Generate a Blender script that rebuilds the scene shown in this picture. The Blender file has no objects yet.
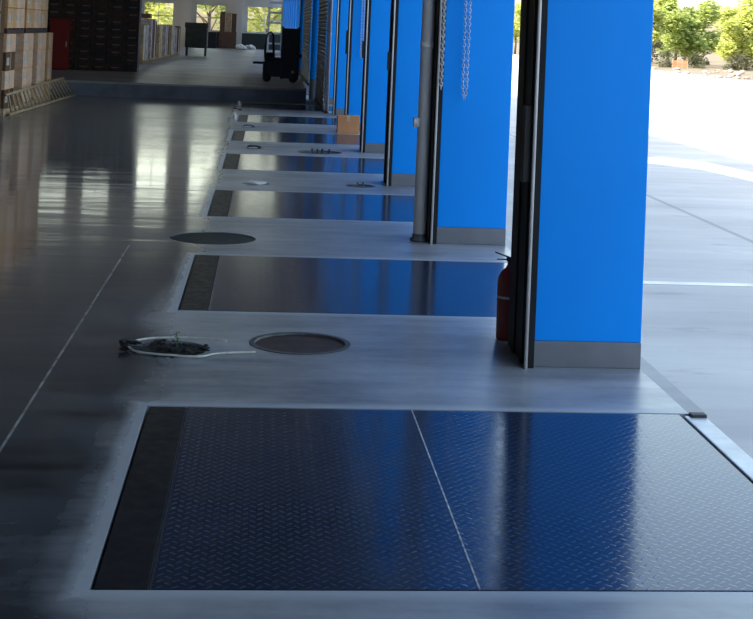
import bpy, bmesh, math, random
from mathutils import Vector, Matrix
random.seed(7)
S = bpy.context.scene
COL = S.collection
PI = math.pi

# ------------------------------------------------------------------ materials
def mat(name):
    m = bpy.data.materials.new(name); m.use_nodes = True
    nt = m.node_tree; b = nt.nodes['Principled BSDF']
    return m, nt, b
def nd(nt, typ, **kw):
    n = nt.nodes.new(typ)
    for k, v in kw.items():
        if k.startswith('_'): n.inputs[k[1:].replace('_', ' ')].default_value = v
        else: setattr(n, k, v)
    return n
def M(nt, op, a, b=None, c=None):
    n = nt.nodes.new('ShaderNodeMath'); n.operation = op
    for i, v in enumerate((a, b, c)):
        if v is None: continue
        if isinstance(v, (int, float)): n.inputs[i].default_value = v
        else: nt.links.new(v, n.inputs[i])
    return n.outputs[0]
def mixc(nt, fac, a, b):
    n = nt.nodes.new('ShaderNodeMix'); n.data_type = 'RGBA'
    for i, v in ((0, fac), (6, a), (7, b)):
        if isinstance(v, (int, float)): n.inputs[i].default_value = v
        elif isinstance(v, tuple): n.inputs[i].default_value = (*v, 1)
        else: nt.links.new(v, n.inputs[i])
    return n.outputs[2]
def coords(nt, scale=(1, 1, 1), world=False):
    if world: o = nt.nodes.new('ShaderNodeNewGeometry').outputs['Position']
    else: o = nt.nodes.new('ShaderNodeTexCoord').outputs['Object']
    mp = nt.nodes.new('ShaderNodeMapping'); mp.inputs['Scale'].default_value = scale
    nt.links.new(o, mp.inputs[0]); return mp.outputs[0]
def noise(nt, vec, scale, detail=4, rough=.55):
    n = nt.nodes.new('ShaderNodeTexNoise'); n.inputs['Scale'].default_value = scale
    n.inputs['Detail'].default_value = detail; n.inputs['Roughness'].default_value = rough
    nt.links.new(vec, n.inputs['Vector']); return n.outputs[0]
def ramp(nt, v, lo, hi, a=0.0, b=1.0):
    n = nt.nodes.new('ShaderNodeMapRange'); n.inputs[1].default_value = lo; n.inputs[2].default_value = hi
    n.inputs[3].default_value = a; n.inputs[4].default_value = b
    nt.links.new(v, n.inputs[0]); return n.outputs[0]
def bump(nt, b, h, strength, dist):
    n = nt.nodes.new('ShaderNodeBump'); n.inputs['Strength'].default_value = strength
    n.inputs['Distance'].default_value = dist
    nt.links.new(h, n.inputs['Height']); nt.links.new(n.outputs[0], b.inputs['Normal'])
def simple(name, c, rough=.6, metal=0., var=.12, scale=8., sc=(1, 1, 1), bmp=0.):
    m, nt, b = mat(name)
    v = noise(nt, coords(nt, sc), scale)
    d = tuple(max(0, x * (1 - var * 2)) for x in c); l = tuple(min(1, x * (1 + var)) for x in c)
    nt.links.new(mixc(nt, ramp(nt, v, .3, .7), d, l), b.inputs['Base Color'])
    b.inputs['Roughness'].default_value = rough; b.inputs['Metallic'].default_value = metal
    if bmp: bump(nt, b, v, .4, bmp)
    return m

XL, XR, XI, XO = -.4525, 1.985, 1.449, 2.016
LY0, LW, P, YP = 4.347, 2.081, 4.209, 7.288

def floor_mat(extra=0.):
    m, nt, b = mat('polished_concrete' if not extra else 'dull_concrete')
    pos = coords(nt, world=True)
    sp = nt.nodes.new('ShaderNodeSeparateXYZ'); nt.links.new(pos, sp.inputs[0]); X, Y = sp.outputs[0], sp.outputs[1]
    n1 = noise(nt, coords(nt, (.9, .9, .9), True), .9, 6, .6)
    n2 = noise(nt, coords(nt, (.5, 2.2, 1), True), 2.2, 5, .65)
    n3 = noise(nt, pos, 14, 4, .6)
    v = M(nt, 'ADD', M(nt, 'MULTIPLY', n1, .5), M(nt, 'ADD', M(nt, 'MULTIPLY', n2, .4), M(nt, 'MULTIPLY', n3, .1)))
    vv = ramp(nt, v, .40, .60)
    door_lit = ramp(nt, M(nt, 'ADD', X, M(nt, 'MULTIPLY', n1, .35)), -.46, -.20)       # paler concrete around the pits, door light painted into its tone
    old = mixc(nt, vv, (.010, .011, .016), (.085, .090, .105))
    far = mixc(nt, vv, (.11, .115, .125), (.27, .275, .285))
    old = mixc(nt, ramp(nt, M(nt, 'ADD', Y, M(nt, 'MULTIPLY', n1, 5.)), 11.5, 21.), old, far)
    new = mixc(nt, vv, (.16, .172, .198), (.37, .385, .41))  # paler tone of the door-lit band
    col = mixc(nt, door_lit, old, new)
    # grout strip round every leveler pit
    yy = M(nt, 'SUBTRACT', M(nt, 'PINGPONG', M(nt, 'SUBTRACT', Y, LY0 + LW / 2 + P * 40 - P * 60), P / 2), LW / 2)
    xx = M(nt, 'SUBTRACT', M(nt, 'ABSOLUTE', M(nt, 'SUBTRACT', X, (XL + XR) / 2)), (XR - XL) / 2)
    dd = M(nt, 'ADD', M(nt, 'MAXIMUM', xx, yy), M(nt, 'MULTIPLY', M(nt, 'SUBTRACT', n3, .5), .05))
    g = M(nt, 'MULTIPLY', ramp(nt, dd, .03, .09, .8, 0), M(nt, 'LESS_THAN', Y, 32.0))
    col = mixc(nt, g, col, (.42, .45, .49))
    # pale snapped line along the darker slab
    ln = M(nt, 'MULTIPLY', M(nt, 'LESS_THAN', M(nt, 'ABSOLUTE', M(nt, 'ADD', X, .965)), .006), M(nt, 'LESS_THAN', Y, 11))
    col = mixc(nt, M(nt, 'MULTIPLY', ln, ramp(nt, n2, .4, .6, .35, 1)), col, (.42, .42, .40))
    nt.links.new(col, b.inputs['Base Color'])
    r = M(nt, 'ADD', ramp(nt, v, .35, .65, .13 + extra, .05 + extra), M(nt, 'MULTIPLY', door_lit, .24))
    r = M(nt, 'ADD', r, ramp(nt, Y, 17, 25, 0, .12))
    nt.links.new(M(nt, 'ADD', r, M(nt, 'MULTIPLY', g, .1)), b.inputs['Roughness'])
    w = noise(nt, coords(nt, (.35, 1.6, 1), True), 1.3, 3, .55)
    bump(nt, b, w, .6, .0065)
    return m

def plate_mat(name, dark, light, tread=True):
    m, nt, b = mat(name)
    pos = coords(nt)
    n1 = noise(nt, pos, 2.5, 5, .6); n2 = noise(nt, pos, 18, 4)
    col = mixc(nt, ramp(nt, n1, .3, .7), dark, light)
    h = M(nt, 'MULTIPLY', n2, .12)
    if tread:
        sp = nt.nodes.new('ShaderNodeSeparateXYZ'); nt.links.new(pos, sp.inputs[0]); X, Y = sp.outputs[0], sp.outputs[1]
        k = 28.0
        u = M(nt, 'MULTIPLY', M(nt, 'ADD', X, Y), k * .7071); w = M(nt, 'MULTIPLY', M(nt, 'SUBTRACT', X, Y), k * .7071)
        fu = M(nt, 'SUBTRACT', M(nt, 'FRACT', u), .5); fw = M(nt, 'SUBTRACT', M(nt, 'FRACT', w), .5)
        par = M(nt, 'MODULO', M(nt, 'ADD', M(nt, 'ADD', M(nt, 'FLOOR', u), M(nt, 'FLOOR', w)), 1000), 2)
        a = M(nt, 'ADD', M(nt, 'MULTIPLY', M(nt, 'MULTIPLY', fu, fu), 5.), M(nt, 'MULTIPLY', M(nt, 'MULTIPLY', fw, fw), 60.))
        c = M(nt, 'ADD', M(nt, 'MULTIPLY', M(nt, 'MULTIPLY', fw, fw), 5.), M(nt, 'MULTIPLY', M(nt, 'MULTIPLY', fu, fu), 60.))
        q = M(nt, 'ADD', M(nt, 'MULTIPLY', par, a), M(nt, 'MULTIPLY', M(nt, 'SUBTRACT', 1, par), c))
        t = ramp(nt, q, .6, 1.2, 1, 0)
        col = mixc(nt, M(nt, 'MULTIPLY', t, .55), col, tuple(x * 2.6 + .018 for x in light))
        h = M(nt, 'ADD', h, t)
    nt.links.new(col, b.inputs['Base Color'])
    b.inputs['Metallic'].default_value = .3 if tread else 0
    b.inputs['Specular IOR Level'].default_value = .2 if tread else .1
    nt.links.new(ramp(nt, n2, .3, .7, *((.11, .19) if tread else (.3, .45))), b.inputs['Roughness'])
    bump(nt, b, h, .2, .0012)
    return m

def yard_mat():
    m, nt, b = mat('yard_concrete')
    pos = coords(nt, world=True)
    sp = nt.nodes.new('ShaderNodeSeparateXYZ'); nt.links.new(pos, sp.inputs[0]); X, Y = sp.outputs[0], sp.outputs[1]
    n1 = noise(nt, coords(nt, (.12, .9, 1), True), .9, 7, .65); n2 = noise(nt, pos, .35, 5)
    v = M(nt, 'ADD', M(nt, 'MULTIPLY', n1, .6), M(nt, 'MULTIPLY', n2, .4))
    col = mixc(nt, ramp(nt, v, .36, .62), (.36, .36, .36), (.52, .52, .51))
    j = M(nt, 'LESS_THAN', M(nt, 'PINGPONG', M(nt, 'SUBTRACT', X, 7.1), 4.6), .05)
    jy = M(nt, 'LESS_THAN', M(nt, 'PINGPONG', M(nt, 'SUBTRACT', Y, 19.0), 6.0), .035)
    col = mixc(nt, M(nt, 'MULTIPLY', j, .6), col, (.2, .2, .2))
    n7 = noise(nt, coords(nt, (.7, 2.0, 1), True), 1.3, 5, .7)
    col = mixc(nt, ramp(nt, n7, .60, .72, 0, .5), col, (.24, .24, .24))
    gr = ramp(nt, M(nt, 'ADD', X, M(nt, 'MULTIPLY', M(nt, 'SUBTRACT', n1, .5), 6)), 39.5, 41)
    n5 = noise(nt, pos, 1.2, 6, .7)
    col = mixc(nt, gr, col, mixc(nt, ramp(nt, n5, .35, .65), (.06, .06, .02), (.26, .19, .13)))
    nt.links.new(col, b.inputs['Base Color']); b.inputs['Roughness'].default_value = .75
    return m

MT = {}
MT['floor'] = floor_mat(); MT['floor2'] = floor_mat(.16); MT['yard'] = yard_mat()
MT['plate'] = plate_mat('checker_plate', (.018, .029, .058), (.025, .039, .075))
MT['strip'] = plate_mat('flat_plate', (.004, .005, .009), (.012, .013, .02), False)
MT['steel_edge'] = simple('pale_steel', (.5, .53, .56), .4, .4)
MT['scratch'] = simple('bright_scratched_steel', (.62, .62, .58), .4, .3, .5, 40)
MT['rubber'] = simple('black_rubber', (.012, .013, .016), .6)
MT['blue'] = simple('blue_gloss_paint', (.0, .25, .86), .4, 0, .02, 1.5); MT['blue'].node_tree.nodes['Principled BSDF'].inputs['Specular IOR Level'].default_value = .12
MT['skirt'] = simple('grey_skirting_paint', (.135, .150, .185), .5, 0, .08, 5)
MT['black_steel'] = simple('black_steel', (.016, .018, .022), .4, .2, .2, 4, (8, 8, 1))
MT['black_steel'].node_tree.nodes['Principled BSDF'].inputs['Specular IOR Level'].default_value = .15; MT['black_steel'].node_tree.nodes['Principled BSDF'].inputs['Roughness'].default_value = .6
MT['galv'] = simple('galvanised_tube', (.62, .62, .64), .45, .0, .08, 6)
MT['pipe'] = simple('grey_plastic_pipe', (.66, .65, .66), .55, 0, .06, 3)
MT['wall'] = simple('off_white_wall_paint', (.70, .68, .63), .8, 0, .04, .8)
MT['dado'] = simple('dark_green_dado_paint', (.03, .045, .04), .6, 0, .1, 1)
MT['ceil'] = simple('ceiling_sheet', (.45, .46, .46), .8, 0, .05, .5)
MT['riser'] = simple('dark_blue_grey_riser', (.14, .17, .235), .55, 0, .2, 2)
MT['nosing'] = simple('worn_concrete_nosing', (.30, .31, .32), .5, 0, .1, 3)
MT['shutter'] = simple('dark_shutter_steel', (.035, .038, .042), .45, .2, .1, 3)
MT['card'] = simple('tan_cardboard', (.58, .37, .20), .8, 0, .1, 5)
MT['card2'] = simple('pink_tan_cardboard', (.70, .49, .36), .8, 0, .12, 9)
MT['card3'] = simple('brown_shade_cardboard', (.11, .06, .032), .85, 0, .1, 5)  # brown board, darkened for carton gaps and the shaded stack front
MT['dcard'] = simple('dark_brown_wrap_shade', (.075, .048, .042), .55, 0, .25, 6)  # brown wrap deepened by painted shade; also darkens the tier pallets
MT['dcard2'] = simple('charcoal_wrap_shade', (.042, .036, .040), .5, 0, .25, 6)  # darker wrap variant, shade held in the colour
MT['label'] = simple('white_paper_label', (.55, .55, .58), .6, 0, .3, 30)
MT['dlabel'] = simple('dim_carton_label', (.26, .25, .25), .6, 0, .3, 30)  # dimmer grey for labels on the dark cartons
MT['boxcard'] = simple('orange_brown_cardboard', (.50, .235, .11), .8, 0, .08, 5)
MT['tape'] = simple('buff_tape', (.46, .36, .22), .3)
MT['wood'] = simple('weathered_wood', (.46, .35, .23), .8, 0, .2, 6, (1, 1, 6))
MT['red'] = simple('red_gloss_paint', (.17, .006, .010), .35, 0, .05, 3)
MT['redcab'] = simple('red_cabinet_paint', (.28, .012, .016), .5, 0, .05, 3)
MT['white'] = simple('white_plastic', (.72, .72, .72), .4, 0, .05, 10)
MT['cable'] = simple('white_cable_sheath', (.62, .64, .60), .4, 0, .1, 30)
MT['rust'] = simple('rusty_brown_cover', (.055, .025, .022), .6, .2, .3, 9)
MT['moss'] = simple('dark_green_black_cover', (.012, .018, .014), .6, .1, .4, 12)
MT['bluecov'] = simple('blue_grey_cover', (.03, .055, .10), .5, .2, .3, 14)
MT['rim'] = simple('worn_iron_rim', (.10, .11, .12), .5, .3, .2, 20)
MT['soil'] = simple('dark_rubble', (.02, .018, .016), .9, 0, .5, 40)
MT['pit'] = simple('pit_concrete', (.10, .10, .10), .9)
MT['plant'] = simple('sprout_green', (.06, .16, .04), .6)
MT['film'] = simple('milky_stretch_film', (.45, .42, .42), .3, 0, .25, 9)
MT['board'] = simple('tan_board', (.42, .33, .20), .7, 0, .2, 6)
MT['bboard'] = simple('brown_board', (.13, .07, .05), .7, 0, .2, 6)
MT['dkgreen'] = simple('dark_olive_tarpaulin', (.022, .026, .018), .6, 0, .3, 5)
MT['machine'] = simple('black_machine_paint', (.012, .013, .022), .4, 0, .2, 5)
MT['bark'] = simple('tree_bark', (.11, .08, .055), .9, 0, .2, 6)
MT['orange'] = simple('orange_mesh_fence', (.62, .27, .12), .7)
MT['rock'] = simple('pale_rubble_stone', (.34, .28, .25), .9, 0, .2, 3)
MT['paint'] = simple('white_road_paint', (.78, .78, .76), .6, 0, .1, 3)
def leaf_mat(name, a, c):
    m, nt, b = mat(name)
    v = noise(nt, coords(nt), .9, 4)
    col = mixc(nt, ramp(nt, v, .35, .65), a, c)
    nt.links.new(col, b.inputs['Base Color']); b.inputs['Roughness'].default_value = .6
    tr = nt.nodes.new('ShaderNodeBsdfTranslucent'); nt.links.new(col, tr.inputs[0])
    mx = nt.nodes.new('ShaderNodeMixShader'); mx.inputs[0].default_value = .45
    nt.links.new(b.outputs[0], mx.inputs[1]); nt.links.new(tr.outputs[0], mx.inputs[2])
    nt.links.new(mx.outputs[0], nt.nodes['Material Output'].inputs[0]); return m
MT['leafA'] = leaf_mat('yellow_green_leaves', (.34, .40, .07), (.66, .68, .24))
MT['leafB'] = leaf_mat('mid_green_leaves', (.20, .28, .06), (.55, .62, .20))
MT['leafC'] = leaf_mat('dark_hedge_leaves', (.07, .075, .04), (.16, .17, .08))
def glass_mat():
    m, nt, b = mat('window_glass')
    nt.nodes.remove(b)
    t = nt.nodes.new('ShaderNodeBsdfTransparent'); t.inputs[0].default_value = (.97, .96, .94, 1)
    g = nt.nodes.new('ShaderNodeBsdfGlossy'); g.inputs['Roughness'].default_value = .02
    f = nt.nodes.new('ShaderNodeFresnel'); f.inputs[0].default_value = 1.45
    mx = nt.nodes.new('ShaderNodeMixShader')
    nt.links.new(f.outputs[0], mx.inputs[0]); nt.links.new(t.outputs[0], mx.inputs[1]); nt.links.new(g.outputs[0], mx.inputs[2])
    nt.links.new(mx.outputs[0], nt.nodes['Material Output'].inputs[0]); return m
MT['glass'] = glass_mat()

# ------------------------------------------------------------------ mesh helpers
class B:
    def __init__(s): s.bm = bmesh.new()
    def box(s, x0, x1, y0, y1, z0, z1, bev=0., rot=None):
        r = bmesh.ops.create_cube(s.bm, size=1)
        vs = r['verts']
        bmesh.ops.scale(s.bm, vec=(x1 - x0, y1 - y0, z1 - z0), verts=vs)
        if rot is not None: bmesh.ops.rotate(s.bm, cent=(0, 0, 0), matrix=rot, verts=vs)
        bmesh.ops.translate(s.bm, vec=((x0 + x1) / 2, (y0 + y1) / 2, (z0 + z1) / 2), verts=vs)
        if bev:
            es = list({e for v in vs for e in v.link_edges})
            bmesh.ops.bevel(s.bm, geom=es, offset=bev, segments=2, affect='EDGES', profile=.5)
        return s
    def cyl(s, a, b, r1, r2=None, seg=16, caps=True):
        a, b = Vector(a), Vector(b); d = b - a; r2 = r1 if r2 is None else r2
        r = bmesh.ops.create_cone(s.bm, cap_ends=caps, segments=seg, radius1=r1, radius2=r2, depth=d.length)
        q = Vector((0, 0, 1)).rotation_difference(d.normalized()).to_matrix()
        bmesh.ops.rotate(s.bm, cent=(0, 0, 0), matrix=q, verts=r['verts'])
        bmesh.ops.translate(s.bm, vec=(a + b) / 2, verts=r['verts']); return s
    def tube(s, pts, r, seg=8, closed=False):
        pts = [Vector(p) for p in pts]; n = len(pts); rings = []
        up = Vector((0, 0, 1))
        for i, p in enumerate(pts):
            if closed: t = pts[(i + 1) % n] - pts[i - 1]
            else: t = pts[min(i + 1, n - 1)] - pts[max(i - 1, 0)]
            t.normalize(); u = up if abs(t.z) < .95 else Vector((1, 0, 0))
            a = t.cross(u).normalized(); c = t.cross(a).normalized()
            rr = r[i] if isinstance(r, (list, tuple)) else r
            rings.append([s.bm.verts.new(p + a * math.cos(2 * PI * k / seg) * rr + c * math.sin(2 * PI * k / seg) * rr) for k in range(seg)])
        for i in range(n if closed else n - 1):
            A, C = rings[i], rings[(i + 1) % n]
            for k in range(seg): s.bm.faces.new((A[k], A[(k + 1) % seg], C[(k + 1) % seg], C[k]))
        if not closed: s.bm.faces.new(rings[0][::-1]); s.bm.faces.new(rings[-1])
        return s
    def lathe(s, prof, c=(0, 0, 0), seg=24):
        rings = []
        for r, z in prof:
            if r < 1e-6: rings.append([s.bm.verts.new((c[0], c[1], c[2] + z))])
            else: rings.append([s.bm.verts.new((c[0] + r * math.cos(2 * PI * k / seg), c[1] + r * math.sin(2 * PI * k / seg), c[2] + z)) for k in range(seg)])
        for A, C in zip(rings, rings[1:]):
            for k in range(seg):
                j = (k + 1) % seg
                f = ([A[0]] if len(A) == 1 else [A[k], A[j]]) + ([C[0]] if len(C) == 1 else [C[j], C[k]])
                if len(f) > 2: s.bm.faces.new(f)
        return s
    def blob(s, c, r, sub=2, jit=.2, seed=0, sq=(1, 1, 1)):
        rr = random.Random(seed)
        q = bmesh.ops.create_icosphere(s.bm, subdivisions=sub, radius=1)
        for v in q['verts']:
            k = 1 + rr.uniform(-jit, jit)
            v.co = Vector((c[0] + v.co.x * r * k * sq[0], c[1] + v.co.y * r * k * sq[1], c[2] + v.co.z * r * k * sq[2]))
        return s
    def out(s, name, m, parent=None, smooth=False, loc=None):
        bmesh.ops.recalc_face_normals(s.bm, faces=s.bm.faces)
        me = bpy.data.meshes.new(name); 
        if loc is not None: bmesh.ops.translate(s.bm, vec=-Vector(loc), verts=s.bm.verts)
        s.bm.to_mesh(me); s.bm.free()
        me.materials.append(MT[m] if isinstance(m, str) else m)
        if smooth:
            for p in me.polygons: p.use_smooth = True
        o = bpy.data.objects.new(name, me); COL.objects.link(o)
        if loc is not None: o.location = loc
        if parent: o.parent = parent
        return o
def tag(o, label, cat, group=None, kind=None):
    o['label'] = label; o['category'] = cat
    if group: o['group'] = group
    if kind: o['kind'] = kind
    return o
def thing(name, label, cat, loc=(0, 0, 0), rz=0, group=None):
    o = bpy.data.objects.new(name, None); COL.objects.link(o); o.location = loc; o.rotation_euler = (0, 0, rz)
    o.empty_display_size = .1
    return tag(o, label, cat, group)
def kids(o): return [c for c in bpy.data.objects if c.parent == o]
def dup(root, loc, rz=0, label=None, group=None):
    r = root.copy(); COL.objects.link(r); r.location = loc; r.rotation_euler = (0, 0, rz)
    if label: r['label'] = label
    if group: r['group'] = group
    for ch in kids(root):
        c = ch.copy(); COL.objects.link(c); c.parent = r
        for g in kids(ch):
            d = g.copy(); COL.objects.link(d); d.parent = c
    return r
def struct(name, b, m, parent=None, smooth=False):
    o = b.out(name, m, parent, smooth)
    if not parent: o['kind'] = 'structure'
    return o
def cut(o, cutters):
    for c in cutters:
        md = o.modifiers.new('b', 'BOOLEAN'); md.object = c; md.operation = 'DIFFERENCE'; md.solver = 'EXACT'
    bpy.context.view_layer.update()
    dg = bpy.context.evaluated_depsgraph_get()
    me = bpy.data.meshes.new_from_object(o.evaluated_get(dg))
    o.modifiers.clear(); old = o.data; o.data = me; bpy.data.meshes.remove(old)
    for c in cutters: bpy.data.objects.remove(c)
    me.name = o.name
ORD = ['first', 'second', 'third', 'fourth', 'fifth', 'sixth', 'seventh', 'eighth', 'ninth', 'tenth', 'eleventh', 'twelfth', 'thirteenth']

# ------------------------------------------------------------------ shell of the building
ZY = -1.1
W0, W1, YN, YF, HC = -15.0, XO, -13.0, 86.0, 9.6
PLY, PLZ = 32.35, .33
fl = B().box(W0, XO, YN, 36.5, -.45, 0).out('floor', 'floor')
fl['kind'] = 'structure'
holes = [(.256, 7.735, .255), (-.35, 11.47, .34), (1.10, 15.60, .15), (-.04, 15.53, .15), (.81, 19.70, .29), (-.10, 20.05, .13),
         (-.22, 24.2, .12), (-.52, 28.9, .12), (-.425, 7.545, .19)]
cs = B()
for k in range(-1, 7):
    cs.box(XL, XO + .2, LY0 + k * P, LY0 + k * P + LW, -.32, .3)
c1 = cs.out('c', 'pit')
cs = B()
for x, y, r in holes: cs.cyl((x, y, -.14), (x, y, .2), r, seg=40)
c2 = cs.out('c', 'pit')
cut(fl, [c1, c2])
# yard
g = B(); 
v = [g.bm.verts.new(p) for p in ((-400, -300, ZY), (500, -300, ZY), (500, 700, ZY), (-400, 700, ZY))]; g.bm.faces.new(v)
struct('ground', g, 'yard')
# dock edge strip in front of the slab (pale steel angle)
eb = B()
for k in range(-4, 7):
    a = LY0 + k * P + LW; eb.box(XO, 2.105, a, a + P - LW, -.12, -.002, .004)
struct('trim_1', eb, 'nosing')
struct('wall_dock', B().box(XO - .25, XO - .02, YN, YF, ZY, -.451), 'wall')
# raised platform
pf = B().box(W0, .965, PLY, YF, .001, PLZ - .012)
struct('floor_platform_riser', pf, 'riser')
struct('floor_platform', B().box(W0, .965, PLY - .02, YF, PLZ - .012, PLZ, .004), 'floor2')
struct('trim_2', B().box(W0, .965, PLY - .035, PLY - .02, PLZ - .045, PLZ - .001, .004), 'nosing')
# walls
wl = B().box(W0 - .3, W0, YN, YF, ZY, HC).out('wall_left', 'wall'); wl['kind'] = 'structure'
wc = B(); cl = [(38 + 6 * i, 43 + 6 * i) for i in range(8)]  # unseen clerestory openings, added so sun bounces warm fill to the far end
for a, c in cl: wc.box(W0 - .6, W0 + .3, a, c, 6.0, 9.1)
cut(wl, [wc.out('c', 'pit')])
for i, (a, c) in enumerate(cl):
    f = B()
    for k in range(6):
        y = a + (c - a - .05) * k / 5; f.box(W0 - .18, W0 - .1, y, y + .05, 6.0, 9.1)
    for z in (6.0, 7.5, 9.05): f.box(W0 - .175, W0 - .105, a, c, z, z + .05)
    w = struct('window_%d' % (i + 11), f, 'white')  # frame of an added clerestory opening
    B().box(W0 - .143, W0 - .137, a + .04, c - .04, 6.04, 9.06).out('pane', 'glass', w)
struct('wall_near', B().box(W0 - .3, XO, YN - .3, YN, ZY, HC), 'wall')
struct('wall_right', B().box(XI, XO, YN, YF + .3, 4.4, HC), 'wall')
struct('ceiling', B().box(W0 - .3, XO + .35, YN - .3, YF + .3, HC, HC + .3), 'ceil')
wcols = [(-13.1, -11.4), (-10.5, -8.9), (-7.35, -5.55), (-4.25, -2.45), (-1.2, .95)]
wf = B().box(W0 - .3, XO, YF, YF + .3, ZY, HC).out('wall_far', 'wall'); wf['kind'] = 'structure'
wc = B(); wins = []
for (a, c) in wcols:
    for (z0, z1) in ((1.32, 2.93), (5.65, 8.95)):
        wc.box(a, c, YF - .2, YF + .6, z0, z1); wins.append((a, c, z0, z1))
cut(wf, [wc.out('c', 'pit')])
for i, (a, c, z0, z1) in enumerate(wins):
    f = B()
    for x in (a, c - .05): f.box(x, x + .05, YF + .08, YF + .16, z0, z1)
    nz = 2 if z1 < 4 else 5
    for k in range(nz + 1):
        z = z0 + (z1 - z0 - .05) * k / nz; f.box(a + .05, c - .05, YF + .08, YF + .16, z, z + .05)
    f.box((a + c) / 2 - .02, (a + c) / 2 + .02, YF + .09, YF + .15, z0 + .05, z1 - .05)
    w = struct('window_%d' % (i + 1), f, 'white')
    p = B().box(a + .04, c - .04, YF + .115, YF + .121, z0 + .04, z1 - .04).out('pane', 'glass', w)
    B().box(a - .05, c + .05, YF - .06, YF + .07, z0 - .05, z0 - .001, .005).out('window_sill', 'wall', w)
for i, x in enumerate((-14.2, -8.15, -5.0, -1.9)):
    struct('trim_%d' % (i + 3), B().box(x, x + .45, YF - .28, YF, PLZ, HC - .001), 'wall')
struct('baseboard_far', B().box(-5.0 + .451, 1.0, YF - .12, YF, PLZ, 1.27), 'dado')

# ------------------------------------------------------------------ piers along the loading doors
def pier(label, x0, x1, y0, y1, z0, base=.135, top=4.4):
    t = thing('door_pier', label, 'pillar', ((x0 + x1) / 2, (y0 + y1) / 2, z0))
    hx, hy = (x1 - x0) / 2, (y1 - y0) / 2
    B().box(-hx, hx, -hy, hy, base, top - z0 - .001, .006).out('painted_shaft', 'blue', t)
    B().box(-hx - .001, hx + .001, -hy - .001, hy + .001, 0, base, .004).out('grey_skirting', 'skirt', t)['label'] = 'grey painted foot of the blue pier'
    return t
def track(label, y, latch=None):
    t = thing('door_track', label, 'door track', (1.41, y, 0))
    b = B()
    b.box(-.004, .036, -.022, .54, 0, 4.38, .004)
    b.box(-.014, -.004, .06, .12, 0, 4.38, .002).box(-.014, -.004, .3, .36, 0, 4.38, .002)
    b.box(-.004, .036, -.03, -.022, 0, 4.38)
    b.out('channel', 'black_steel', t)
    B().cyl((-.008, -.041, 0), (-.008, -.041, 4.38), .0095, seg=12).out('guide_tube', 'galv', t, True)['label'] = 'pale grey vertical guide tube'
    if latch:
        z0, z1 = latch
        B().box(-.06, -.015, -.01, .05, z0, z1, .006).out('latch_box', 'rubber', t)
    return t
PL = {-3: 'blue pier third behind the camera', -2: 'blue pier second behind the camera', -1: 'blue pier beside the camera, right of the nearest dock plate',
      0: 'large nearest blue pier with grey foot, beside the red fire extinguisher',
      1: 'second blue pier from the camera, with hanging chain loop and grey pipe at its left',
      2: 'third blue pier from the camera, first one beyond the near grey pipe',
      3: 'fourth blue pier from the camera, just in front of the cardboard box',
      4: 'fifth blue pier from the camera, directly behind the cardboard box, chain hanging on it',
      5: 'sixth blue pier from the camera, narrow, with the far grey pipe at its left',
      6: 'seventh blue pier from the camera, mostly hidden behind the lowered dark shutter'}
for k in range(-3, 7):
    y = YP + k * P
    pier(PL[k], XI, XO, y, y + .54, 0)
    lt = {0: (.95, 1.35), 2: (1.28, 1.48), 3: (1.32, 1.56), 4: (1.30, 1.70)}.get(k)
    track('black door track with pale tube on the ' + PL[k].split(',')[0].replace(' with grey foot', '').replace('from the camera', '').strip(), y, lt)
tg = pier('slim blue post with tall grey foot at the right end of the platform step', 1.085, 1.23, 34.1, 34.35, 0, .5)
names2 = ['blue pier on the platform beside the dark stacker', 'second blue pier along the platform wall', 'third blue pier along the platform wall',
          'fourth blue pier along the platform wall', 'fifth blue pier along the platform wall', 'sixth blue pier along the platform wall', 'seventh blue pier along the platform wall',
          'eighth blue pier along the platform wall', 'ninth blue pier along the platform wall', 'last blue pier along the platform wall by the far windows']
py = [41.4 + 4.6 * i for i in range(10)]
for y, n in zip(py, names2): pier(n, .95, XO, y, y + 1.5, PLZ, .2)
# narrow step wall under the part of the piers beyond the platform
struct('floor_ledge', B().box(.966, XO, 36.5, YF, -.45, PLZ - .001), 'riser')
def shutter(label, x, y0, y1, z0):
    t = thing('roller_shutter', label, 'shutter', (x, (y0 + y1) / 2, z0))
    h = (y1 - y0) / 2; b = B(); n = 0; z = .06
    prof = []
    while z < 4.38 - z0:
        prof += [(.0, z), (.022, z + .02), (.022, z + .055), (0, z + .075)]; z += .085
    for sgn in (0, .006):
        for (a, za), (c, zc) in zip(prof, prof[1:]):
            vs = [b.bm.verts.new(p) for p in ((-a + sgn, -h, za), (-a + sgn, h, za), (-c + sgn, h, zc), (-c + sgn, -h, zc))]; b.bm.faces.new(vs)
    b.out('slat_curtain', 'shutter', t)
    B().box(-.03, .02, -h, h, .001, .06, .004).out('bottom_bar', 'rubber', t)
    return t
shutter('lowered dark roller shutter between the sixth and seventh blue piers', 1.24, 29.2, 34.05, 0)
shutter('lowered dark roller shutter beside the slim blue post', 1.075, 34.36, 41.38, PLZ)

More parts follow.
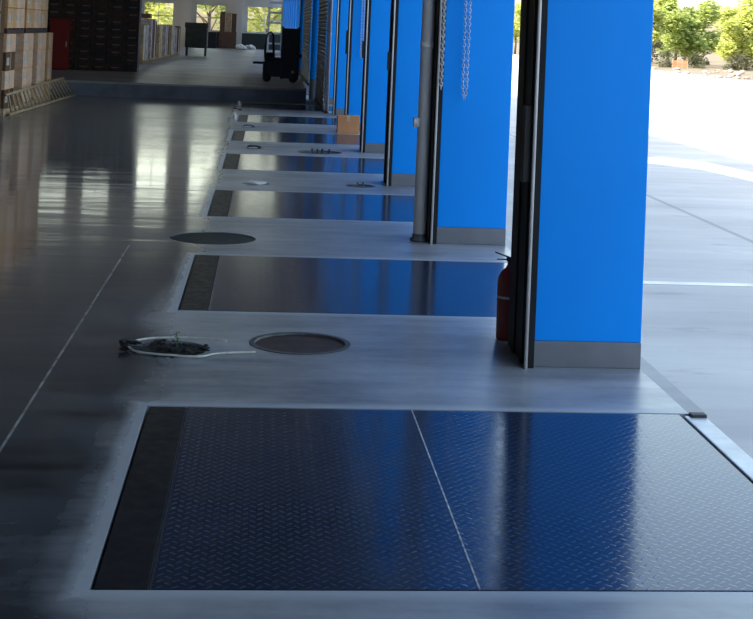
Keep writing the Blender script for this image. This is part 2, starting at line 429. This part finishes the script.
# ------------------------------------------------------------------ dock levelers
def leveler(label, y, seam=True):
    t = thing('dock_leveler', label, 'dock leveler', (XL, y, -.32), 0, 'dock plates set in the floor along the doors')
    H = .32; L = XR - XL; g = .012
    B().box(g, .172, g, LW - g, H - .03, H - .002, .002).out('rear_plate', 'strip', t)['label'] = 'smooth darker strip along the left end'
    B().box(.182, L - .02, g, LW - g, H - .022, H - .001, .002).out('deck_plate', 'plate', t)['label'] = 'tread plate'
    B().cyl((.178, g, H - .008), (.178, LW - g, H - .008), .0055, seg=8).out('hinge', 'rubber', t)
    if seam: B().box(1.178, 1.184, g, LW - g, H - .001, H + .0005).out('weld_seam', 'scratch', t)['label'] = 'thin bright seam across the plate'
    B().box(L, L + .10, .02, LW - .02, H - .03, H - .004, .006).out('lip_plate', 'steel_edge', t)['label'] = 'pale steel lip along the door edge'
    fr = B().box(.3, L - .1, .3, .38, .02, H - .022).box(.3, L - .1, LW - .38, LW - .3, .02, H - .022).box(.05, .3, .3, LW - .3, 0, H - .03)
    fr.box(L - .1, L - .03, .1, LW - .1, .02, H - .022)
    fr.out('support_frame', 'black_steel', t)
    for yy in (-.002, LW - .06):
        B().box(L + .025, L + .10, yy + .005, yy + .055, H - .07, H + .01, .006).out('bumper', 'rubber', t)['label'] = 'small black stop at the corner'
    return t
LN = ['nearest dock plate filling the foreground', 'second dock plate from the camera, left of the fire extinguisher', 'third dock plate from the camera, ending behind the near grey pipe',
      'fourth dock plate from the camera', 'fifth dock plate from the camera, left of the cardboard box', 'sixth dock plate from the camera', 'farthest dock plate, just before the platform step']
l0 = leveler('dark blue-black tread steel ' + LN[0], LY0)
l1 = leveler('dark tread steel ' + LN[1], LY0 + P, False)
for k in range(2, 7): dup(l1, (XL, LY0 + k * P, -.32), 0, 'dark tread steel ' + LN[k])
dup(l1, (XL, LY0 - P, -.32), 0, 'dark tread steel dock plate under the camera')

# ------------------------------------------------------------------ round covers and cable holes in the floor
def rimmed(name, label, cat, x, y, r, cover, depth=.02, rim=True):
    t = thing(name, label, cat, (x, y, -.14), 0)
    B().lathe([(0, 0), (r - .004, 0), (r - .004, .14 - depth), (0, .14 - depth)], seg=40).out('cover', cover, t)
    if rim:
        B().lathe([(r - .012, .132), (r - .003, .132), (r - .003, .1405), (r + .018, .1405), (r + .018, .143), (r - .010, .143), (r - .012, .132)], seg=40).out('rim', 'rim', t)
    return t
rimmed('manhole_cover', 'round reddish-brown sunken manhole cover between the two nearest dock plates', 'manhole cover', *holes[0], 'rust', .009)
c = rimmed('manhole_cover', 'round dark green-black manhole cover, largest, in front of the third dock plate', 'manhole cover', *holes[1], 'moss', .006, False)
c = rimmed('manhole_cover', 'small round blue-grey cover with two stubs beside the third blue pier', 'manhole cover', *holes[2], 'bluecov', .01)
for dx in (-.03, .03): B().cyl((dx, 0, .13), (dx, 0, .185), .008, seg=8).out('stub', 'rim', c)
c = rimmed('manhole_cover', 'round dark cover with a row of cable stubs, right of the fourth dock plate end', 'manhole cover', *holes[4], 'bluecov', .012)
for dx in (-.1, -.03, .03, .12): B().cyl((dx, 0, .128), (dx * 1.1, 0, .19), .014, seg=8).out('stub', 'machine', c)
def cable_hole(label, x, y, r, dark=False):
    t = thing('cable_hole', label, 'cable hole', (x, y, -.14))
    B().lathe([(0, 0), (r - .004, 0), (r - .004, .1), (0, .12)], seg=24).out('fill', 'soil', t)
    rr = random.Random(int(x * 100 + y * 10))
    if not dark:
        B().blob((0, -.03, .15), r * .62, 2, .18, 3, (1.2, .6, .25)).out('plastic_wrap', 'white', t)['label'] = 'crumpled white plastic'
    else:
        B().blob((-.01, r * .5, .14), r * .5, 2, .3, 5, (1.5, .5, .5)).out('cable_end', 'rubber', t)
        B().blob((-.02, -r * .55, .15), r * .4, 2, .2, 4, (1.4, .5, .2)).out('plastic_wrap', 'white', t)['label'] = 'white plastic scrap'
    return t
cable_hole('floor hole with crumpled white plastic between the third and fourth dock plates', *holes[3])
cable_hole('small dark cable hole with white scrap between the fourth and fifth dock plates', *holes[5], True)
cable_hole('small dark cable hole between the fifth and sixth dock plates', *holes[6], True)
cable_hole('small dark cable hole at the far end, between the last two dock plates', *holes[7], True)
# hole with coil of cable
hx, hy, hr = holes[8]
t = thing('cable_hole', 'open floor hole full of rubble and wires left of the brown manhole cover', 'cable hole', (hx, hy, -.14))
rb = B().lathe([(0, 0), (hr - .004, 0), (hr - .004, .125), (0, .13)], seg=30)
rr = random.Random(4)
for i in range(130):
    a, q = rr.uniform(0, 2 * PI), rr.uniform(0, 1.08) * hr
    rb.blob((math.cos(a) * q, math.sin(a) * q, .142), rr.uniform(.003, .012), 1, .3, i, (1.5, 1, .7))
rb.out('rubble', 'soil', t)
for i in range(3):
    pts = [(-hr - .02 + .05 * math.cos(j * 1.1 + i), .03 * math.sin(j * .9 + i * 2), .15 + .012 * i + .01 * math.sin(j)) for j in range(7)]
    B().tube(pts, .006, 6).out('wire_end', 'rubber', t, True)
c = B()
ctl = [(-.14, 7.70), (-.222, 7.742), (-.326, 7.765), (-.452, 7.755), (-.551, 7.725), (-.625, 7.655), (-.645, 7.572), (-.62, 7.464), (-.562, 7.395), (-.468, 7.36), (-.401, 7.345), (-.32, 7.325), (-.248, 7.335), (-.186, 7.40), (-.072, 7.437), (.03, 7.45)]
pts = []
for i in range(len(ctl) - 1):
    p0, p1, p2, p3 = [Vector(ctl[max(0, min(len(ctl) - 1, i + q))]) for q in (-1, 0, 1, 2)]
    for k in range(5):
        u = k / 5
        q = .5 * ((2 * p1) + (p2 - p0) * u + (2 * p0 - 5 * p1 + 4 * p2 - p3) * u * u + (3 * p1 - p0 - 3 * p2 + p3) * u ** 3)
        pts.append((q.x, q.y, .012))
tag(c.tube(pts, .0055, 8).out('cable', 'cable', None, True), 'thin white cable looped round the rubble-filled floor hole', 'cable')
sp = thing('sprout', 'tiny green sprout growing out of the rubble-filled floor hole', 'plant', (hx + .03, hy, .0))
B().tube([(0, 0, .005), (.006, 0, .04), (-.004, .004, .085)], .0022, 6).out('stem', 'plant', sp)
for k in range(6):
    a = k * 1.05; l = B(); z = .03 + .01 * k
    v = [l.bm.verts.new(p) for p in ((0, 0, z), (.018 * math.cos(a - .3), .018 * math.sin(a - .3), z + .012), (.038 * math.cos(a), .038 * math.sin(a), z + .006), (.018 * math.cos(a + .3), .018 * math.sin(a + .3), z + .012))]
    l.bm.faces.new(v); l.out('leaf', 'plant', sp)
# small pale stubs by the far plates
for (x, y, n) in ((-.50, 25.95, 'small white stub standing at the left end of the sixth dock plate'), (-.50, 30.2, 'small white stub standing at the left end of the farthest dock plate')):
    tag(B().lathe([(0, 0), (.03, 0), (.028, .08), (.014, .1), (.014, .12), (0, .12)], seg=12).out('plastic_bottle', 'white', None, True, None), n, 'bottle').location = (x, y, 0)

# ------------------------------------------------------------------ pipes, chains, extinguisher, box
def downpipe(label, x, y, r, box):
    t = thing('grey_pipe', label, 'pipe', (x, y, 0))
    B().cyl((0, 0, .02), (0, 0, HC - .002), r, seg=24).out('tube', 'pipe', t, True)
    B().lathe([(0, 0), (r + .022, 0), (r + .022, .02), (r + .006, .03), (r + .004, .06), (0, .06)], seg=24).out('foot_collar', 'rim', t, True)
    for z in (1.58, 3.4): B().cyl((0, 0, z), (0, 0, z + .05), r + .004, seg=24).out('joint_sleeve', 'pipe', t, True)
    if box: B().box(-r - .035, -r + .01, -.035, .03, .93, 1.01, .006).out('valve_cap', 'label', t)
    return t
downpipe('thick grey vertical pipe beside the second blue pier, running up past the chain', 1.318, 11.62, .05, True)
downpipe('grey vertical pipe beside the sixth blue pier, farther one', 1.285, 28.99, .04, False)
def chain(label, x, y, zb, w, ztop=4.39, x2=None):
    b = B(); z = zb; i = 0; L = .036
    path = []
    n = int((ztop - zb) / (L * .78))
    for s in (-1, 1):
        for i in range(n):
            f = i / n
            xx = x + s * w * min(1, (i + .5) / 3) ** .5 * (.55 + .45 * f)
            if x2 is not None: xx += x2 * f
            zz = zb + i * L * .78
            pts = []
            rw = L * .3
            for k in range(8):
                a = 2 * PI * k / 8; dx, dz = rw * math.cos(a), L * .5 * math.sin(a)
                if i % 2: pts.append((xx + dx, y, zz + dz))
                else: pts.append((xx, y + dx, zz + dz))
            b.tube(pts, .003, 5, True)
    return tag(b.out('hanging_chain', 'galv', None, True), label, 'chain')
chain('steel chain loop hanging in front of the second blue pier', 1.615, 11.40, 1.20, .028, 4.39)
chain('thin chain running down beside the guide tube of the second blue pier', 1.425, 11.42, 1.27, .006, 4.39)
chain('faint chain loop hanging in front of the fifth blue pier', 1.62, YP + 4 * P - .08, 1.25, .03, 4.39)

e = thing('fire_extinguisher', 'red fire extinguisher standing on the floor against the nearest black door track', 'fire extinguisher', (1.425, 7.95, 0))
e.scale = (1, 1, .93)
B().lathe([(0, 0), (.058, 0), (.064, .01), (.064, .015), (.066, .34), (.062, .375), (.045, .41), (.022, .43), (.018, .445), (0, .445)], seg=28).out('cylinder', 'red', e, True)
B().cyl((0, 0, .445), (0, 0, .48), .014, seg=12).box(-.02, .02, -.012, .012, .47, .495, .003).out('valve', 'machine', e)
B().box(-.09, .02, -.008, .008, .50, .509, .002, Matrix.Rotation(.35, 3, 'Y')).box(-.075, .015, -.008, .008, .477, .484, .002).out('handle', 'machine', e)
B().tube([(.01, 0, .47), (.05, -.02, .46), (.075, -.03, .4), (.08, -.03, .3), (.075, -.02, .2)], .009, 8).out('hose', 'rubber', e, True)
B().lathe([(.0665, .25), (.0668, .25), (.0668, .265), (.0665, .265)], seg=28).out('strap', 'label', e, True)

t = thing('cardboard_box', 'single tan cardboard box on the floor between the fourth and fifth blue piers', 'box', (1.415, 23.6, 0))
B().box(-.18, .18, -.14, .14, 0, .29, .006).out('carton_body', 'boxcard', t)
B().box(-.0255, .0255, -.1405, .1405, .285, .2915).box(-.0255, .0255, -.1415, -.139, .2, .29).out('tape', 'tape', t)

# ------------------------------------------------------------------ carton stacks
cart_cache = {}
def carton(w, d, h, m, lab, name='cardboard_carton', seal=True):
    key = (round(w, 3), round(d, 3), round(h, 3), m, lab)
    if key in cart_cache: return cart_cache[key], False
    t = thing(name, '', 'box')
    B().box(-w / 2, w / 2, -d / 2, d / 2, 0, h, .008).out('carton_body', m, t)
    if seal:
        B().box(w / 2 - .001, w / 2 + .002, -.028, .028, .01, h - .01).box(-w / 2 + .01, w / 2 - .01, -.028, .028, h - .001, h + .001).out('tape', 'tape', t)
    if lab:
        lb = B().box(w * -.12, w * .34, -d / 2 - .002, -d / 2 + .001, h * .35, h * .6) if seal else B().box(w * -.2, w * .3, -d / 2 - .002, -d / 2 + .001, h * .42, h * .58)
        if seal: lb.box(w / 2 - .001, w / 2 + .0025, -d * .42, -d * .15, h * .3, h * .72)
        lb.out('paper_label', 'label' if seal else 'dlabel', t)
    cart_cache[key] = t
    return t, True
def put(w, d, h, m, lab, loc, label, group, rz=0, **kw):
    t, new = carton(w, d, h, m, lab, **kw)
    if new: t.location = loc; t.rotation_euler = (0, 0, rz); t['label'] = label; t['group'] = group
    else: dup(t, loc, rz, label, group)
def pallet(label, x, y, w, d, z=0, h=.13, m='wood'):
    t = thing('wooden_pallet', label, 'pallet', (x, y, z))
    n = 5
    for k in range(n):
        yy = -d / 2 + (d - .09) * k / (n - 1)
        B().box(-w / 2, w / 2, yy, yy + .09, h - .02, h, .003).out('deck_board', m, t)
    for k in range(3):
        xx = -w / 2 + (w - .09) * k / 2
        B().box(xx, xx + .09, -d / 2, d / 2, 0, h - .021, .004).out('bearer', m, t)
    return t
# (y0, y1, x offset from the aisle face, material); recessed ones darkened as gap shade
cols = [(24.62, 25.5, 0, 'card2'), (25.52, 26.33, -.42, 'card3'), (26.36, 27.4, 0, 'card2'), (27.42, 27.95, -.40, 'card3'), (27.98, 28.97, 0, 'card2'), (29.0, 29.3, -.42, 'card3'), (29.33, 29.85, 0, 'card')]
GA = 'cardboard cartons of the left stack, lower part'
for ci, (a, c_, dx, m) in enumerate(cols):
    d = c_ - a; y = (a + c_) / 2
    pallet('wooden pallet under the %s column of the left carton stack' % ORD[ci], -4.36 - .62, y, 1.24, d - .02)
    h = .318
    for r in range(4):
        for q in range(2 if ci == 0 else 1):
            xx = -4.36 + dx - .30 - q * .61
            put(.60, d - .012, h - .004, ('card3' if q == 0 and ci == 0 and r % 2 == 0 else m), True, (xx, y, .131 + r * h),  # first column alternates dark board for its shaded front
                'carton in the left stack, lower tier, %s column from the camera, %s row up%s' % (ORD[ci], ORD[r], '' if q == 0 else ', rear'), GA)
pallet('wooden pallet between the tiers of the left stack, nearer one', -4.98, 25.45, 1.24, 1.68, 1.404, .09, 'dcard')  # both tier pallets coloured dark to stand for the shaded gap
pallet('wooden pallet between the tiers of the left stack, farther one', -4.98, 27.75, 1.24, 2.5, 1.404, .09, 'dcard')
for ci, (a, c_) in enumerate([(24.6, 25.42), (25.45, 26.28), (26.5, 27.33), (27.36, 28.16), (28.19, 29.0)]):
    for r in range(4):
        for q in range(2 if ci == 0 else 1):
            put(.60, c_ - a - .012, .345, 'card2' if ci % 2 else 'card', True, (-4.36 - .3 - q * .61, (a + c_) / 2, 1.496 + r * .35),
                'carton in the left stack, upper tier, %s column from the camera, %s row up%s' % (ORD[ci], ORD[r], '' if q == 0 else ', rear'),
                'cardboard cartons of the left stack, upper tier')
pallet('wooden pallet under the nearest added shade-dark cartons at the left frame edge', -5.02, 24.13, 1.24, .84)
for r in range(9):  # extra column, coloured dark to act as the shaded stack front
    for q in range(2):
        put(.60, .84, .314 if r < 4 else .34, 'card3', True, (-4.40 - .3 - q * .61, 24.13, .131 + r * .318 if r < 4 else 1.41 + (r - 4) * .345),
            'added shade-dark carton at the left frame edge, nearest column, %s row up%s' % (ORD[r], '' if q == 0 else ', rear'), 'added shade-dark cartons nearest the camera')
# wooden ladder lying on its side against the stack
t = thing('wooden_ladder', 'long wooden ladder lying on its side along the foot of the left carton stack', 'ladder', (-4.25, 28.2, 0))
def lp(f, up):
    lo = Vector((-4.28 + .16 * f, 24.75 + 7.0 * f, .03)); hi = Vector((-4.318 + .03 * f, 24.55 + 6.55 * f, .37 + .07 * f))
    return (lo.lerp(hi, up) - Vector((-4.25, 28.2, 0)))
B().tube([lp(i / 8, 0) for i in range(9)], .026, 8).out('rail', 'wood', t, True)
B().tube([lp(i / 8, 1) for i in range(9)], .026, 8).out('rail', 'wood', t, True)
for i in range(18):
    f = (i + .5) / 18; B().cyl(lp(f, 0), lp(f, 1), .018, seg=8).out('rung', 'wood', t, True)
for i in (0, 1): pass

# wrapped cartons on the platform, shade painted into the dark wrap
GB = 'dark wrapped cartons stacked on the platform'
xs0, n, h = -3.43, 8, .205
for ci in range(n):
    for r in range(12):
        w = .42
        put(w - .006, .6, h - .0006, 'dcard' if (ci * 5 + r * 3) % 4 else 'dcard2', (ci * 7 + r * 5) % 6 != 0, (xs0 - w / 2 - ci * w, 39.35, PLZ + r * h),
            'dark wrapped carton on the platform, %s column from the right, %s row up' % (ORD[ci], ORD[r]), GB, seal=False, name='dark_carton')
t = thing('red_cabinet', 'dark red metal cabinet standing before the dark carton stack', 'cabinet', (-5.47, 38.75, PLZ))
B().box(-.26, .26, -.14, .14, .02, 1.36, .01).out('body', 'redcab', t)
dr = B().box(-.24, .24, -.155, -.141, .06, 1.32, .005).out('door', 'redcab', t)
B().box(.17, .2, -.175, -.156, .62, .76, .004).out('handle', 'galv', dr)
B().box(-.25, .25, -.12, .12, 0, .02).out('plinth', 'machine', t)

# wrapped pallet loads receding along the platform
loads = [(47.6, 'film', 1.35), (50.4, 'bboard', 1.5), (53.0, 'board', 1.3), (55.7, 'bboard', 1.3), (58.4, 'film', 1.3), (61.0, 'bboard', 1.25)]
ll = ['milky film-wrapped pallet load, nearest in the row behind the dark cartons', 'brown pallet load, tallest in the row on the platform', 'tan board pallet load, third in the row on the platform',
      'brown pallet load, fourth in the row on the platform', 'pale wrapped pallet load, fifth in the row on the platform', 'brown pallet load, last in the row before the olive one']
for i, (y, m, h) in enumerate(loads):
    t = thing('pallet_load', ll[i], 'pallet load', (-4.42 + .05 * i, y, PLZ), 0, 'pallet loads in a row on the platform')
    rr = random.Random(i)
    b = B()
    for k in range(3): b.box(-.5, .5, -.95 + .87 * k, -.83 + .87 * k, 0, .1, .003)
    b.box(-.52, .52, -.97, .97, .101, .12, .003); b.out('pallet', 'wood', t)
    for k in range(6):
        yy = -.93 + k * .31; hh = h - rr.uniform(0, .1)
        B().box(-.5 + rr.uniform(0, .05), .5 - rr.uniform(0, .06), yy + .004, yy + .302 - rr.choice((0, .03, .06)), .121, hh, .01).out('bundle', m if k % 3 else ('film' if i % 2 else 'board'), t)
    if i == 1:
        B().box(-.3, .35, -.8, .2, h, h + .16, .01).out('top_box', 'card3', t)
t = thing('pallet_load', 'dark olive covered pallet load at the end of the row, open aisle to its right', 'pallet load', (-2.98, 62.0, PLZ))
B().box(-.47, .47, -.4, .4, .35, 1.38, .04).out('cover', 'dkgreen', t)
B().box(-.5, .5, -.43, .43, 1.2, 1.43, .03).out('top_flap', 'dkgreen', t)
for sx in (-.4, .4):
    for sy in (-.33, .33): B().box(sx - .035, sx + .035, sy - .035, sy + .035, 0, .36).out('leg', 'dkgreen', t)

# things at the far wall
t = thing('wooden_crate', 'reddish-brown crate at the far wall under the tall boards', 'crate', (-2.28, 85.1, PLZ))
B().box(-.52, .52, -.3, .3, 0, .98, .01).out('body', 'bboard', t)
for k in range(3): B().box(-.54, .54, -.32, -.301, .05 + .4 * k, .13 + .4 * k, .003).out('batten', 'bboard', t)
for i, (x, w, m, n) in enumerate(((-2.62, .3, 'bboard', 'dark brown tall board standing behind the crate at the far wall'), (-2.28, .34, 'board', 'tan tall board standing behind the crate at the far wall'), (-1.94, .28, 'card3', 'mid brown tall board, rightmost behind the crate at the far wall'))):
    tag(B().box(x - w / 2, x + w / 2, 85.45, 85.51, PLZ, 2.5 - .04 * i, .004).out('tall_board', m), n, 'board')
t = thing('sheet_bundle', 'shiny white crumpled bundle on the floor before the far wall', 'bundle', (-1.15, 82.5, PLZ))
bb = B()
for i in range(7): bb.blob((-.42 + .14 * i, .05 * math.sin(i * 2), .14 + .06 * math.sin(i * 1.7)), .17, 2, .22, i, (1, .8, .75))
bb.out('crumpled_film', 'white', t)
t = thing('dark_crate', 'low dark crate at the far wall, left of the brown boards', 'crate', (-3.35, 84.6, PLZ))
B().box(-.45, .45, -.35, .35, 0, .86, .02).out('body', 'machine', t); B().box(-.47, .47, -.37, .37, .86, .93, .01).out('lid', 'dkgreen', t)

# white rack behind the stacker
t = thing('metal_rack', 'tall white open metal rack behind the dark stacker', 'rack', (.29, 47.5, PLZ))
for sx in (-.22, .22):
    for sy in (-.2, .2): B().box(sx - .03, sx + .03, sy - .03, sy + .03, 0, 3.0).out('post', 'white', t)
for k in range(9): B().box(-.24, .24, -.22, .22, .12 + k * .34, .18 + k * .34).out('shelf', 'white', t)

# electric stacker
t = thing('pallet_stacker', 'black electric pallet stacker parked on the platform by the step', 'forklift', (.42, 36.0, PLZ))
B().box(-.47, .42, -.30, .30, .13, .52, .03).box(-.44, .05, -.26, .26, .52, .62, .03).out('chassis', 'machine', t)
B().box(-.02, .42, -.32, -.16, .10, 1.36, .02).out('mast_cover', 'machine', t)
for x in (.0, .40): B().box(x - .03, x + .03, -.15, -.06, .08, 1.40, .006).out('mast_rail', 'black_steel', t)
B().tube([(-.42, -.1, .6), (-.43, -.1, .95), (-.38, -.1, 1.2), (-.30, -.1, 1.25), (-.24, -.1, 1.18), (-.23, -.1, .95), (-.2, -.1, .6)], .03, 8).out('guard_bar', 'machine', t, True)
B().box(-.40, -.2, -.2, .15, .62, .74, .03).out('seat', 'rubber', t)
for sy in (-.22, .12): B().box(-.72, -.47, sy, sy + .12, .44, .49, .01).out('fork', 'black_steel', t)
for x in (-.36, .3):
    for sy in (-.33, .27): B().cyl((x, sy, .11), (x, sy + .07, .11), .11, seg=20).out('wheel', 'rubber', t, True)
B().box(.42, .5, -.2, -.1, .62, .72, .01).out('control_lever', 'machine', t)
B().cyl((.28, -.335, .27), (.28, -.318, .27), .035, seg=14).out('lamp', 'label', t)

# ------------------------------------------------------------------ outside
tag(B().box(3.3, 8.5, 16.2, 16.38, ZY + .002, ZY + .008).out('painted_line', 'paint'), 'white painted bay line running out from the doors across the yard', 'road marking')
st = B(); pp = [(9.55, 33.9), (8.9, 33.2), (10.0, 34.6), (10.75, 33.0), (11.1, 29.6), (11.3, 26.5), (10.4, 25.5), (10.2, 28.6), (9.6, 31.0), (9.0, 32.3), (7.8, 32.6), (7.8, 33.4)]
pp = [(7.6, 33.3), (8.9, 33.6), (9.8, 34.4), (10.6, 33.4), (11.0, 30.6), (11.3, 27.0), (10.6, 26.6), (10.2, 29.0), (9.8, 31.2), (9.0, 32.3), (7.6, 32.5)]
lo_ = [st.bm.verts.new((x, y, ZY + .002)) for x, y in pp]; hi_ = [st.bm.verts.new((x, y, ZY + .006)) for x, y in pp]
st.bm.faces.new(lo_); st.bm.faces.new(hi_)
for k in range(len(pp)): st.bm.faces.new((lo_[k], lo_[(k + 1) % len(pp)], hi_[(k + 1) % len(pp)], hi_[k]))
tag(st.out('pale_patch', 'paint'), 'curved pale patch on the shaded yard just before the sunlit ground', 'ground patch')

def tree(name, label, x, y, h, w, leaf, seed, n=1500, trunk=True, group=None, cat='tree', z=ZY, low=.22):
    t = thing(name, label, cat, (x, y, z), 0, group); rr = random.Random(seed)
    if trunk:
        b = B(); b.tube([(0, 0, 0), (.1, 0, h * .2), (.0, .1, h * .42), (.2, 0, h * .62)], [h * .022, h * .017, h * .013, h * .006], 8)
        for k in range(6):
            a = k * 1.1 + seed; z0 = h * (.25 + .05 * k)
            b.tube([(.04, 0, z0), (math.cos(a) * w * .2, math.sin(a) * w * .2, z0 + h * .14), (math.cos(a) * w * .36, math.sin(a) * w * .36, z0 + h * .24)], [h * .009, h * .006, h * .003], 6)
        b.out('trunk', 'bark', t, True)
    b = B(); lobes = []
    for k in range(11):
        a = rr.uniform(0, 2 * PI); q = rr.uniform(.05, .36) * w; zz = rr.uniform(low + .12, .88) * h
        lobes.append((math.cos(a) * q, math.sin(a) * q, zz, rr.uniform(.13, .22) * w))
    lobes.append((0, 0, h * .62, w * .27))
    for k in range(n):
        lx, ly, lz, lr = rr.choice(lobes)
        u = rr.uniform(-1, 1); a = rr.uniform(0, 2 * PI); s = math.sqrt(1 - u * u); q = lr * rr.uniform(.5, 1.08)
        c = Vector((lx + s * math.cos(a) * q, ly + s * math.sin(a) * q, lz + u * q * .8))
        if c.z < .05: c.z = .1
        m = Matrix.Rotation(rr.uniform(0, 6.3), 3, 'Z') @ Matrix.Rotation(rr.uniform(-1.2, 1.2), 3, 'X')
        sz = rr.uniform(.15, .34) * (w / 6.5)
        vs = [b.bm.verts.new(c + m @ Vector(p) * sz) for p in ((-1, 0, 0), (0, -.55, .15), (1, 0, 0), (0, .55, .15))]
        b.bm.faces.new(vs)
    b.out('foliage', leaf, t)
    return t
GT = 'trees beyond the yard'
spots = [(50.2, 190, 12.2, 10.5, 'leafA', 'bushy yellow-green tree right beside the nearest blue pier edge'),
         (52.0, 177, 9.6, 8.0, 'leafB', 'green tree with visible trunk, second right of the nearest blue pier'),
         (58.6, 190, 8.8, 8.0, 'leafB', 'lower green tree below the patch of white sky'),
         (57.6, 168, 7.6, 7.5, 'leafA', 'bright yellow-green tree with pale trunk left of the frame edge'),
         (66.5, 192, 10.6, 9.5, 'leafA', 'tall yellow-green tree at the right edge of the picture'),
         (46.2, 171, 9.5, 7.5, 'leafA', 'yellow-green tree largely hidden by the nearest blue pier')]
for i, (x, y, h, w, lf, n) in enumerate(spots): tree('broadleaf_tree', n, x, y, h, w, lf, 11 + i, group=GT, n=4200, low=.10)
for i, (x, y) in enumerate([(47, 163), (51, 166), (54.6, 162), (57.4, 165), (48, 196), (61.5, 200), (69, 203), (55.0, 204)]):
    tree('shrub', 'dark low shrub under the trees, %s of the hedge from the left front' % ORD[i], x, y, 1.9 if i < 4 else 3.5, 3.2 if i < 4 else 6.5, 'leafC', 30 + i, 900, False, 'shrubs under the trees', 'shrub', low=-.1)
for i in range(7):
    tree('broadleaf_tree', 'background tree of the rear row behind the yard trees, %s from the left' % ORD[i], 62 + 8.6 * i, 236 + 9 * (i % 2), 9.2 + (i * 5 % 3) * .5, 9, 'leafB' if i % 2 else 'leafA', 80 + i, 1500, group='rear row of trees', low=-.02)
for i, (x, y) in enumerate([(47, 250), (56, 300), (41, 232)]):
    tree('broadleaf_tree', 'distant tree seen in the gap left of the nearest door track, %s' % ('near one' if i == 0 else 'far one' if i == 1 else 'leftmost one'), x, y, 9, 9, 'leafA', 40 + i, 1500, group=GT)
for i, x in enumerate([-24, -18.5, -13.5, -9, -4.5, 0, 4.5]):
    tree('broadleaf_tree', 'sunlit tree outside the far windows, %s from the left' % ORD[i], x, 108 + 4 * (i % 3), 7.0 + (i * 37 % 5) * .35, 6.5, 'leafA' if i % 2 else 'leafB', 60 + i, 1500, group='trees outside the far windows')
# rubble and orange fence on the verge
rr = random.Random(3)
for i in range(26):
    f = rr.random(); yy = 118 + 1.45 * i + .5 * f; xx = yy * rr.uniform(.275, .345)
    if xx < 39: xx = 39 + rr.random() * 3
    s = rr.uniform(.15, .38)
    tag(B().blob((0, 0, s * .3), s, 1, .25, i, (1.3, 1, .6)).out('rubble_stone', 'rock', None), 'pale rubble stone among many scattered on the verge before the trees', 'stone', 'rubble stones on the verge').location = (xx, yy, ZY)
t = thing('mesh_fence', 'low orange mesh fence under the trees beside the nearest blue pier', 'fence', (47.6, 160, ZY))
t.scale = (.6, 1, .9)
for k in range(4): B().cyl((-1.5 + k, 0, 0), (-1.5 + k, 0, 1.1), .04, seg=6).out('post', 'wood', t)
pb = B()
for k in range(7): pb.box(-1.5, 1.5, -.015, .015, .12 + .14 * k, .2 + .14 * k)
for k in range(16): pb.box(-1.5 + .19 * k, -1.42 + .19 * k, -.012, .012, .12, 1.04)
pb.out('mesh_panel', 'orange', t)

# ------------------------------------------------------------------ light
w = bpy.data.worlds.new('sky'); S.world = w; w.use_nodes = True
nt = w.node_tree; bg = nt.nodes['Background']
sk = nt.nodes.new('ShaderNodeTexSky'); sk.sky_type = 'NISHITA'; sk.sun_disc = False
sk.sun_elevation = math.radians(47.8); sk.sun_rotation = math.radians(-100); sk.air_density = 1.2; sk.dust_density = 2.5
tn = nt.nodes.new('ShaderNodeMix'); tn.data_type = 'RGBA'; tn.blend_type = 'MULTIPLY'; tn.inputs[0].default_value = 1
tn.inputs[7].default_value = (1.08, 1.0, .87, 1); nt.links.new(sk.outputs[0], tn.inputs[6]); nt.links.new(tn.outputs[2], bg.inputs[0]); bg.inputs[1].default_value = .36
sl = bpy.data.lights.new('sun', 'SUN'); sl.energy = 5.0; sl.angle = math.radians(.6); sl.color = (1, .94, .84)
so = bpy.data.objects.new('sun', sl); COL.objects.link(so)
d = Vector((math.cos(math.radians(47.8)) * .95, math.cos(math.radians(47.8)) * .31, -math.sin(math.radians(47.8))))
so.rotation_euler = d.to_track_quat('-Z', 'Y').to_euler(); so.location = (-30, -10, 30)

# ------------------------------------------------------------------ camera
f, cx, cy, pi_, ya, ro = 1420.46, 408.09, -2.24, .0247, .0984, .0418
F = Vector((math.sin(ya) * math.cos(pi_), math.cos(ya) * math.cos(pi_), math.sin(pi_)))
R = F.cross(Vector((0, 0, 1))).normalized(); U = R.cross(F)
R2 = math.cos(ro) * R + math.sin(ro) * U; U2 = math.cos(ro) * U - math.sin(ro) * R
cd = bpy.data.cameras.new('camera'); co = bpy.data.objects.new('camera', cd); COL.objects.link(co)
m = Matrix((R2, U2, -F)).transposed().to_4x4(); m.translation = (0, 0, 1.7); co.matrix_world = m
cd.sensor_fit = 'HORIZONTAL'; cd.sensor_width = 36; cd.lens = 36 * f / 753
cd.shift_x = (376.5 - cx) / 753; cd.shift_y = (cy - 309.5) / 753
cd.clip_end = 2000; cd.clip_start = .05
S.camera = co
S.view_settings.view_transform = 'Standard'; S.view_settings.look = 'None'; S.view_settings.gamma = 1
S.view_settings.exposure = 1.0
S.view_settings.use_curve_mapping = False
